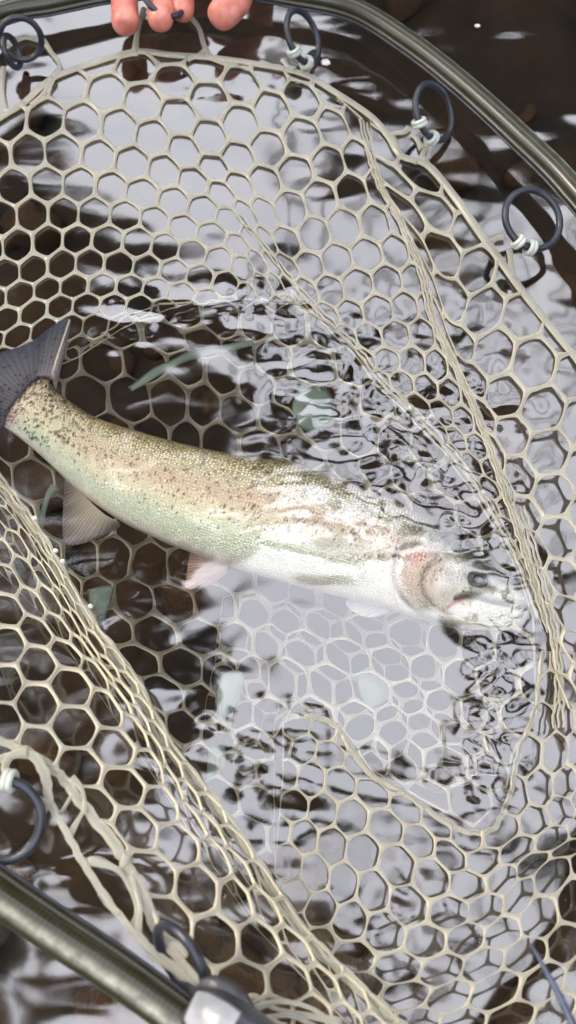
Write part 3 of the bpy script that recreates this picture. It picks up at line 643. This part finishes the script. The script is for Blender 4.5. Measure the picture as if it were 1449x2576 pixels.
# yoke block where the hoop enters the handle
yk = MB()
P = line([(488, 2530, .100), (530, 2562, .103), (590, 2612, .104), (690, 2695, .103)], 6)
yk.tube(P, [.009, .013, .0145, .0145], prof=np.array([(1, .3), (.8, .75), (.3, .95), (-.3, .95), (-.8, .75), (-1, .3), (-1, -.5), (-.6, -.9), (.6, -.9), (1, -.5)]), seg=10)
yo = yk.build('yoke', M['yoke'], net)
bv = yo.modifiers.new('b', 'BEVEL'); bv.width = .0015; bv.segments = 2
lb = MB(); P = line([(482, 2530, .109), (505, 2548, .1135), (545, 2580, .1175), (575, 2604, .1185)], 6)
lb.tube(P, [.0065, .009, .0105, .0105], prof=np.array([(1, 0), (.9, .14), (.0, .2), (-.9, .14), (-1, 0), (0, -.2)]), seg=6); lb.build('scuffed_plate', M['scuff'], yo)
lp = line([(505, 2470, .100), (540, 2480, .103), (590, 2510, .103), (630, 2570, .10)], 6); MB().tube(lp, [.0025, .0045, .0055, .005], 10, flat=.6).build('yoke_lug', M['yoke'], yo)
adopt(net)

# ------------------------------------------------------------------ trout
fish = empty('trout', tuple(at(650, 1300, -.035)), 'silvery rainbow trout with black speckles lying on its side inside the net', 'fish')
ST_ = [ # top u,v, bottom u,v, z, half thickness
 (1338, 1512, 1330, 1535, -.030, .003), (1322, 1495, 1318, 1566, -.031, .006), (1290, 1460, 1285, 1583, -.032, .010), (1235, 1415, 1215, 1589, -.033, .0145), (1165, 1362, 1120, 1575, -.034, .018), (1085, 1310, 1020, 1545, -.035, .0205),
 (980, 1255, 915, 1512, -.036, .0225), (860, 1210, 785, 1482, -.036, .0235), (725, 1168, 655, 1446, -.035, .0235), (595, 1148, 530, 1408, -.034, .022), (460, 1118, 410, 1362, -.031, .0195),
 (340, 1085, 290, 1303, -.027, .0165), (240, 1050, 190, 1228, -.022, .013), (172, 1008, 108, 1152, -.016, .0105), (135, 975, 50, 1103, -.010, .0085), (118, 945, 5, 1070, -.005, .0042), (104, 925, -12, 1068, -.004, .0010)]
a = np.array(ST_); NU, NV = 640, 150
c = catmull(a, max(2, NU//(len(a)-1))); NU = len(c)
Tp = at(c[:, 0], c[:, 1], c[:, 4]); Bp = at(c[:, 2], c[:, 3], c[:, 4]); ctr = (Tp+Bp)/2; h = (Tp-Bp)/2
ph = np.linspace(0, 2*math.pi, NV, endpoint=False); cs = np.cos(ph); sn = np.sin(ph)
sq = lambda x, e: np.sign(x)*np.abs(x)**e
Pb = ctr[:, None]+h[:, None]*sq(cs, .92)[None, :, None]; th = c[:, 5][:, None]*sq(sn, .9)[None]
s_al = np.r_[0, np.cumsum(np.linalg.norm(np.diff(ctr, axis=0), axis=1))]; Ln = s_al[-1]
ucoord = np.repeat(s_al[:, None], NV, 1); acoord = np.repeat(cs[None], NU, 0)
top = (sn > 0)[None]*1.0
pxu, pxv = project(Pb[..., 0], Pb[..., 1], Pb[..., 2]*.74)
def seg_d(px, py, pts):
    best = np.full(px.shape, 1e9)
    pts = catmull(pts, 6)
    for (x0, y0), (x1, y1) in zip(pts[:-1], pts[1:]):
        dx, dy = x1-x0, y1-y0; t = np.clip(((px-x0)*dx+(py-y0)*dy)/(dx*dx+dy*dy), 0, 1)
        best = np.minimum(best, np.hypot(px-x0-t*dx, py-y0-t*dy))
    return best
def gz(u, v, ru, rv=None, rot=0):
    rv = rv or ru; x = (pxu-u)*math.cos(rot)+(pxv-v)*math.sin(rot); y = -(pxu-u)*math.sin(rot)+(pxv-v)*math.cos(rot); return np.exp(-(x/ru)**2-(y/rv)**2)
d_gill = seg_d(pxu, pxv, [(1050, 1385), (1003, 1400), (985, 1440), (992, 1490), (1030, 1535), (1090, 1565), (1150, 1580)])
d_pre = seg_d(pxu, pxv, [(1095, 1420), (1062, 1455), (1058, 1500), (1085, 1535), (1130, 1555)])
d_mouth = seg_d(pxu, pxv, [(1340, 1528), (1290, 1530), (1230, 1522), (1175, 1512), (1140, 1520)])
d_eye = 0
d_max = seg_d(pxu, pxv, [(1300, 1512), (1240, 1500), (1180, 1495), (1145, 1515), (1130, 1535)])
relief = (-.0016*np.exp(-(d_gill/7)**2)+.0012*np.exp(-((d_gill-16)/12)**2)*(pxu > 995)-.0009*np.exp(-(d_pre/6)**2)+.0007*np.exp(-((d_pre-12)/9)**2)
          - .0034*np.exp(-(d_mouth/6)**2)+.0010*np.exp(-(d_max/8)**2)-.002*gz(1200, 1460, 30, 24)+.0012*gz(1200, 1425, 50, 16)*1.)
th = th+relief*top*np.clip(sn, 0, 1)[None]
Pb[..., 2] += th
# colour
rn = np.random.default_rng(5)
def lerp(A_, B_, t): return A_*(1-t[..., None])+np.array(B_)*t[..., None]
sm_ = lambda x, a_, b_: (lambda t: t*t*(3-2*t))(np.clip((x-a_)/(b_-a_), 0, 1))
al = acoord; fr = ucoord/Ln   # fr 0 head .. 1 tail
nz = sum(np.sin(pxu*f1+pxv*f2+k)*.25 for k, (f1, f2) in enumerate([(.031, .02), (-.05, .043), (.09, -.03), (.02, .11)]))
Cc = np.ones(pxu.shape+(3,))*np.array([.56, .56, .50])
Cc = lerp(Cc, [.66, .60, .43], sm_(fr, .35, .6)*.9)
Cc = lerp(Cc, [.46, .58, .48], sm_(al+nz*.08, -.15, -.65)*.6*sm_(fr, .25, .5))          # mint lower flank
Cc = lerp(Cc, [.66, .65, .57], sm_(al, -.72, -.98))                                    # belly
pink = np.exp(-((al-.08+nz*.06)/.24)**2)*sm_(fr, .1, .3)*(1-sm_(fr, .75, .95))
Cc = lerp(Cc, [.52, .36, .28], pink*.6)
Cc = lerp(Cc, [.27, .21, .08], sm_(al+nz*.07, .5, .98)*(.62+.2*sm_(fr, .3, .55)))        # olive back
Cc = lerp(Cc, [.07, .075, .06], sm_(al+nz*.08, .2, .6)*(1-sm_(fr, .16, .3)))               # grey crown of head
Cc = lerp(Cc, [.70, .44, .40], np.clip(gz(1045, 1415, 32, 26)+.6*gz(1020, 1480, 40, 60)*(d_gill > 0)+.5*gz(1080, 1470, 22, 40), 0, 1)*.8)
Cc = lerp(Cc, [.52, .28, .24], gz(1040, 1412, 22, 17)*.55)
Cc = lerp(Cc, [.2, .18, .17], np.exp(-(d_gill/6)**2)*.9)
Cc = lerp(Cc, [.25, .2, .19], np.exp(-(d_pre/5)**2)*.75)
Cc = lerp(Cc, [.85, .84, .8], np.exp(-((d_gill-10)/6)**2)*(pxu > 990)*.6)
Cc = lerp(Cc, [.2, .21, .2], gz(1130, 1478, 26, 16)*.8)
Cc = lerp(Cc, [.06, .05, .05], np.exp(-(d_mouth/6.5)**2))
red = np.exp(-(seg_d(pxu, pxv, [(1118, 1540), (1132, 1530), (1148, 1524), (1162, 1517)])/4.0)**2)
Cc = lerp(Cc, [.10, .10, .10], np.clip(1.15*gz(1200, 1462, 40, 27, .35), 0, 1)*.9)
Cc = lerp(Cc, [.25, .24, .2], .5*gz(1230, 1490, 60, 12, .25)+.45*gz(1080, 1400, 60, 20, .4))
Cc = lerp(Cc, [.50, .12, .13], np.clip(red*.85, 0, 1))
Cc = lerp(Cc, [.72, .42, .45], np.clip(gz(30, 1048, 26)+.4*gz(95, 985, 40), 0, 1)*.7)
Cc = np.clip(Cc*(1.0+.22*sm_(fr, .3, .6)+.12*(1-sm_(fr, .3, .6)))[..., None], 0, .92)
# speckles
for _ in range(1300):
    k = int(rn.uniform(.12, 1)*NU); k = min(k, NU-1); av = rn.uniform(-.25, .97) if rn.random() < .8 else rn.uniform(-.6, .2)
    if k/NU > .8: av = rn.uniform(-.8, .97)
    j = np.argmin(np.abs(cs-av)+(sn < 0)*9); u0, v0 = pxu[k, j], pxv[k, j]; r0 = rn.uniform(1.9, 4.0)*(1.2 if k/NU > .75 else .9)
    if u0 > 1000 and rn.random() < .7: continue
    sl_ = slice(max(0, k-14), k+14); e_ = rn.uniform(.6, 1.5)
    dd = np.hypot((pxu[sl_]-u0)*e_, (pxv[sl_]-v0)/e_)+1e3*(1-top)
    Cc[sl_] = lerp(Cc[sl_], [.03, .028, .025], np.clip(1.25-dd/r0, 0, 1)**.8*rn.uniform(.6, .95))
idx = np.arange(NU*NV).reshape(NU, NV); nx_ = np.roll(idx, -1, 1)
F = np.stack([idx[:-1], nx_[:-1], nx_[1:], idx[1:]], -1).reshape(-1, 4).tolist()
F.append(list(range(NV))); F.append(list(((NU-1)*NV+np.arange(NV))[::-1]))
girth = np.linalg.norm(h, axis=1)[:, None]*ph[None].clip(0, 7)
def fish_mat():
    m, t, b, o = material('trout_skin')
    c_ = attr(t, 'skin'); uv = attr(t, 'scale_uv'); bk = attr(t, 'back')
    vo = N(t, 'TexVoronoi', Scale=430.0, Randomness=.55); t.links.new(uv.outputs['Vector'], vo.inputs['Vector'])
    vo2 = N(t, 'TexVoronoi', Scale=430.0, Randomness=.55, feature='DISTANCE_TO_EDGE'); t.links.new(uv.outputs['Vector'], vo2.inputs['Vector'])
    r = ramp(t, vo2.outputs['Distance'], [(.0, (.22, .2, .12)), (.14, (1.0, 1.0, 1.0)), (.4, (2.2, 2.1, 1.7))])
    mlt = N(t, 'Mix', data_type='RGBA', blend_type='MULTIPLY'); t.links.new(bk.outputs['Fac'], mlt.inputs[0]); t.links.new(c_.outputs['Color'], mlt.inputs[6]); t.links.new(r.outputs[0], mlt.inputs[7])
    t.links.new(mlt.outputs[2], b.inputs['Base Color'])
    bp = N(t, 'Bump', Strength=.8, Distance=.0014); t.links.new(vo2.outputs['Distance'], bp.inputs['Height']); 
    n = N(t, 'TexNoise', Scale=90, Detail=3); t.links.new(uv.outputs['Vector'], n.inputs['Vector'])
    b2 = N(t, 'Bump', Strength=.25, Distance=.002); t.links.new(n.outputs['Fac'], b2.inputs['Height']); t.links.new(bp.outputs[0], b2.inputs['Normal']); t.links.new(b2.outputs[0], b.inputs['Normal'])
    b.inputs['Roughness'].default_value = .3; b.inputs['Metallic'].default_value = .3
    b.inputs['Specular IOR Level'].default_value = .8
    return m
M['fish'] = fish_mat()
backness = sm_(al, .1, .75)*sm_(fr, .14, .24)*.9
suv = np.stack([ucoord, np.repeat((np.linalg.norm(h, axis=1).mean()*ph)[None], NU, 0)*1.3, 0*ucoord], -1).reshape(-1, 3)
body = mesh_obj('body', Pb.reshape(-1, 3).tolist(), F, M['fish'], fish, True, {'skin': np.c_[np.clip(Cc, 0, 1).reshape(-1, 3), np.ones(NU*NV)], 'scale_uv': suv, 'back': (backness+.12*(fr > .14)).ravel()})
bm = bmesh.new(); bm.from_mesh(body.data); bmesh.ops.recalc_face_normals(bm, faces=bm.faces); bm.to_mesh(body.data); bm.free()

def fin_mat(name, root, tip, spots=False):
    m, t, b, o = material(name); a = attr(t, 'fin')   # x along the ray 0..1, y across 0..1
    sp = N(t, 'SeparateXYZ'); t.links.new(a.outputs['Vector'], sp.inputs[0])
    r = ramp(t, sp.outputs[0], [(0.0, root), (.45, tuple((x+y)/2 for x, y in zip(root, tip))), (1, tip)])
    w = N(t, 'TexWave', Scale=1.0, Distortion=2.0); w.bands_direction = 'Y'; mpp = N(t, 'Mapping'); mpp.inputs['Scale'].default_value = (.8, 9, 1)
    t.links.new(a.outputs['Vector'], mpp.inputs[0]); t.links.new(mpp.outputs[0], w.inputs[0])
    m1 = N(t, 'Mix', data_type='RGBA', blend_type='MULTIPLY'); m1.inputs[0].default_value = .38
    r2 = ramp(t, w.outputs['Fac'], [(.2, (.35, .33, .36)), (.7, (1.2, 1.2, 1.2))]); t.links.new(r.outputs[0], m1.inputs[6]); t.links.new(r2.outputs[0], m1.inputs[7])
    last = m1.outputs[2]
    if spots:
        v = N(t, 'TexVoronoi', Scale=1.0, Randomness=.9); mq = N(t, 'Mapping'); mq.inputs['Scale'].default_value = (13, 19, 1); t.links.new(a.outputs['Vector'], mq.inputs[0]); t.links.new(mq.outputs[0], v.inputs['Vector'])
        r3 = ramp(t, v.outputs['Distance'], [(.22, (.12, .12, .14)), (.36, (1, 1, 1))]); m2 = N(t, 'Mix', data_type='RGBA', blend_type='MULTIPLY'); m2.inputs[0].default_value = .9
        t.links.new(last, m2.inputs[6]); t.links.new(r3.outputs[0], m2.inputs[7]); last = m2.outputs[2]
    t.links.new(last, b.inputs['Base Color']); b.inputs['Roughness'].default_value = .35
    tr = N(t, 'BsdfTranslucent'); t.links.new(last, tr.inputs['Color']); ms = N(t, 'MixShader', Fac=.3)
    t.links.new(b.outputs[0], ms.inputs[1]); t.links.new(tr.outputs[0], ms.inputs[2]); t.links.new(ms.outputs[0], o.inputs['Surface']); return m
M['tail'] = fin_mat('tail_fin_skin', (.12, .11, .11), (.012, .014, .026), True)
M['fin_g'] = fin_mat('anal_fin_skin', (.72, .66, .55), (.30, .25, .25))
M['fin_p'] = fin_mat('pelvic_fin_skin', (.75, .56, .46), (.46, .30, .26))
M['fin_w'] = fin_mat('pectoral_fin_skin', (.7, .68, .66), (.55, .55, .55))
def fin(name, root, tip, z0, z1, mat, rays=22, depth=26, ruff=.0009, thick=.0006, rag=0.):
    rc = catmull(root, 20); tcv = catmull(tip, 20)
    def rs(c_, n): 
        d = np.r_[0, np.cumsum(np.linalg.norm(np.diff(c_, axis=0), axis=1))]; q = np.linspace(0, d[-1], n); return np.c_[np.interp(q, d, c_[:, 0]), np.interp(q, d, c_[:, 1])]
    n = rays*4; a_ = rs(rc, n); b_ = rs(tcv, n); V = []; A_ = []
    for side in (1, -1):
        for i in range(n):
            for j in range(depth):
                t = j/(depth-1); tt = t*(1+rag*math.sin(i*1.7)*.5)
                q = a_[i]*(1-tt)+b_[i]*tt; z = z0+(z1-z0)*t+ruff*math.cos(i/4*2*math.pi)*min(1, t*3)*.5+.002*math.sin(i*.11+t*3)*t
                p = at(q[0], q[1], z); p[2] += side*thick*(1-.7*t); V.append(p); A_.append((t, i/n, 0))
    F = []; o2 = n*depth
    for i in range(n-1):
        for j in range(depth-1):
            q = i*depth+j; F.append((q, q+depth, q+depth+1, q+1)); F.append((o2+q, o2+q+1, o2+q+depth+1, o2+q+depth))
    for i in range(n-1):
        q = i*depth+depth-1; F.append((q, q+depth, o2+q+depth, o2+q)); q = i*depth; F.append((q+depth, q, o2+q, o2+q+depth))
    for j in range(depth-1):
        F.append((j+1, j, o2+j, o2+j+1)); q = (n-1)*depth+j; F.append((q, q+1, o2+q+1, o2+q))
    return mesh_obj(name, [tuple(map(float, v)) for v in V], F, mat, fish, True, {'fin': np.array(A_)})
fin('tail_fin', [(140, 985), (128, 958), (95, 955), (60, 985), (25, 1030), (12, 1070)], [(160, 900), (178, 800), (130, 822), (78, 860), (10, 885), (-60, 905), (-110, 960), (-105, 1060), (-40, 1090)], -.003, .45, M['tail'], 26, ruff=.0007)
fin('anal_fin', [(188, 1215), (225, 1260), (262, 1295), (300, 1315)], [(165, 1205), (160, 1290), (168, 1370), (240, 1360), (305, 1325)], -.03, -.048, M['fin_g'], 16)
fin('pelvic_fin', [(582, 1412), (570, 1430)], [(478, 1388), (470, 1440), (470, 1478), (520, 1470), (575, 1440)], -.045, -.055, M['fin_p'], 12)
fin('pectoral_fin', [(985, 1478), (995, 1512)], [(880, 1478), (872, 1520), (920, 1552), (975, 1545)], -.040, -.05, M['fin_w'], 14)
fin('adipose_fin', [(215, 1048), (190, 1030)], [(205, 1040), (178, 1018), (172, 1016)], -.02, -.014, M['fin_g'], 3, 8)
# eye
ep = at(1200, 1460, -.0185)
def ball(c, r, sz, seg=24, rings=14):
    V = []; F = []
    for i in range(rings+1):
        t = i/rings*math.pi
        for j in range(seg): V.append((c[0]+r*math.sin(t)*math.cos(2*math.pi*j/seg), c[1]+r*math.sin(t)*math.sin(2*math.pi*j/seg)*.85, c[2]+sz*math.cos(t)))
    for i in range(rings):
        for j in range(seg): F.append((i*seg+j, (i+1)*seg+j, (i+1)*seg+(j+1) % seg, i*seg+(j+1) % seg))
    return V, F
M['eye'] = noisy('grey_blue_eye', (.04, .045, .05), (.12, .13, .13), 150, .12, 0); M['pupil'] = noisy('black_pupil', (.01, .01, .015), (.02, .02, .03), 10, .06, 0)
v, f = ball(ep, .0078, .003); e1 = mesh_obj('eye', [tuple(map(float, q)) for q in v], f, M['eye'], fish)
v, f = ball(ep+np.array([.0008, 0, .0019]), 0.0043, .0018); mesh_obj('pupil', [tuple(map(float, q)) for q in v], f, M['pupil'], e1)
adopt(fish)

# ------------------------------------------------------------------ hand holding the hoop
def skin_mat():
    m, t, b, o = material('skin'); co = N(t, 'TexCoord'); n = N(t, 'TexNoise', Scale=55, Detail=4); t.links.new(co.outputs['Object'], n.inputs[0])
    r = ramp(t, n.outputs['Fac'], [(.35, (.46, .12, .09)), (.6, (.66, .25, .19))]); t.links.new(r.outputs[0], b.inputs['Base Color'])
    n2 = N(t, 'TexNoise', Scale=600, Detail=3); t.links.new(co.outputs['Object'], n2.inputs[0]); bp = N(t, 'Bump', Strength=.3, Distance=.0008); t.links.new(n2.outputs['Fac'], bp.inputs['Height']); t.links.new(bp.outputs[0], b.inputs['Normal'])
    b.inputs['Roughness'].default_value = .35; b.inputs['Subsurface Weight'].default_value = .12; b.inputs['Subsurface Radius'].default_value = (.01, .003, .002); return m
M['skin'] = skin_mat()
person = empty('person', tuple(at(460, -260, .1)), 'person holding the hoop from the far side, only fingertips in view', 'person')
def raw(u, v, z): return vat(u, v, z/float(LIFT(v)))
def finger_chain(pts): return [raw(u, v, z) for u, v, z in pts]
FIN = [([(345, -190, 0.052), (322, -95, 0.046), (312, -22, 0.027), (316, 76, 0.030)], [.0105, .0105, .0118, .0128]),
       ([(410, -195, 0.054), (402, -95, 0.047), (402, -20, 0.027), (404, 72, 0.029)], [.0110, .0105, .0115, .0125]),
       ([(470, -195, 0.054), (465, -95, 0.046), (460, -22, 0.026), (458, 50, 0.022)], [.0110, .0102, .0108, .0106]),
       ([(545, -190, 0.052), (612, -100, 0.046), (598, 0, 0.026), (540, 54, 0.029)], [.0110, .0118, .0150, .0135])]
palm = [((440, -300, .085), .020)]
verts = [raw(440, -520, .05), raw(440, -380, .042), raw(445, -290, .04)]; rads = [.027, .024, .030]; edges = [(0, 1), (1, 2)]
for k, (pts, rr) in enumerate(FIN):
    prev = 2
    for p, r_ in zip(finger_chain(pts), rr):
        verts.append(p); rads.append(r_); edges.append((prev, len(verts)-1)); prev = len(verts)-1
th = [(620, -330, .045), (650, -230, .048), (630, -150, .048), (590, -90, .046)]
prev = 2
for p, r_ in zip(finger_chain(th), [.016, .013, .012, .0105]):
    verts.append(p); rads.append(r_); edges.append((prev, len(verts)-1)); prev = len(verts)-1
me = bpy.data.meshes.new('hand'); me.from_pydata([tuple(v) for v in verts], edges, [])
ho = bpy.data.objects.new('hand', me); COL.objects.link(ho)
sk = ho.modifiers.new('skin', 'SKIN'); sk.use_smooth_shade = True
for i, sv in enumerate(me.skin_vertices[0].data): sv.radius = (rads[i], rads[i]*.95); sv.use_root = (i == 2)
sb = ho.modifiers.new('sub', 'SUBSURF'); sb.levels = 3; sb.render_levels = 3
dg = bpy.context.evaluated_depsgraph_get(); m2 = bpy.data.meshes.new_from_object(ho.evaluated_get(dg)); bpy.data.objects.remove(ho)
hand = bpy.data.objects.new('hand', m2); COL.objects.link(hand); m2.materials.clear(); m2.materials.append(M['skin']); hand.parent = person
m2.polygons.foreach_set('use_smooth', [True]*len(m2.polygons))
M['nail'] = noisy('nail', (.62, .36, .30), (.7, .45, .38), 100, .2, 0)
slv = MB(); slv.tube([raw(440, -440, .05), raw(440, -600, .06), raw(430, -900, .09), raw(420, -1300, .15)], [.034, .037, .045, .055], 20); slv.build('sleeve', M['sleeve'], person)
adopt(person)

# ------------------------------------------------------------------ small things
w = empty('line_whip', tuple(at(1400, 2500, .1)), 'thin dark blue tapering whip poking in at the lower right corner', 'rod tip')
MB().tube(line([(1338, 2378, .11), (1372, 2440, .115), (1410, 2510, .12), (1450, 2600, .125), (1500, 2720, .13)], 6), [.0006, .0012, .0017, .002, .0022], 10).build('shaft', M['whip'], w)
p = at(1338, 2378, .11); v, f = ball(p, .0009, .0009, 10, 6); mesh_obj('tip', [tuple(map(float, q)) for q in v], f, M['whip'], w)
adopt(w)
def fleck(u, v, r_, label):
    c_ = at(u, v, .0012); V_, F_ = ball(c_, r_, .0014, 14, 8); V_ = [(x+random.uniform(-1, 1)*r_*.15, y+random.uniform(-1, 1)*r_*.15, z) for x, y, z in V_]
    o = mesh_obj('foam_fleck', [tuple(map(float, q)) for q in V_], F_, M['foam']); tag(o, label, 'foam')
fleck(819, 157, .0040, 'larger white foam fleck floating beside the topmost right ring')
fleck(1201, 66, .0026, 'small white foam fleck floating outside the hoop near the top right')
for i, (u, v) in enumerate([(88, 1303), (140, 1385), (158, 1412), (228, 1525)]):
    c_ = at(u, v, .03); V_, F_ = ball(c_, .0017, .0022, 14, 10)
    o = mesh_obj('water_drop', [tuple(map(float, q)) for q in V_], F_, M['foam'])
    tag(o, ['highest white bubble clinging to the left mesh fold', 'upper of the two close white bubbles on the left mesh fold', 'lower of the two close white bubbles on the left mesh fold', 'lowest white bubble on the left mesh fold by the pale seam pad'][i], 'bubble')
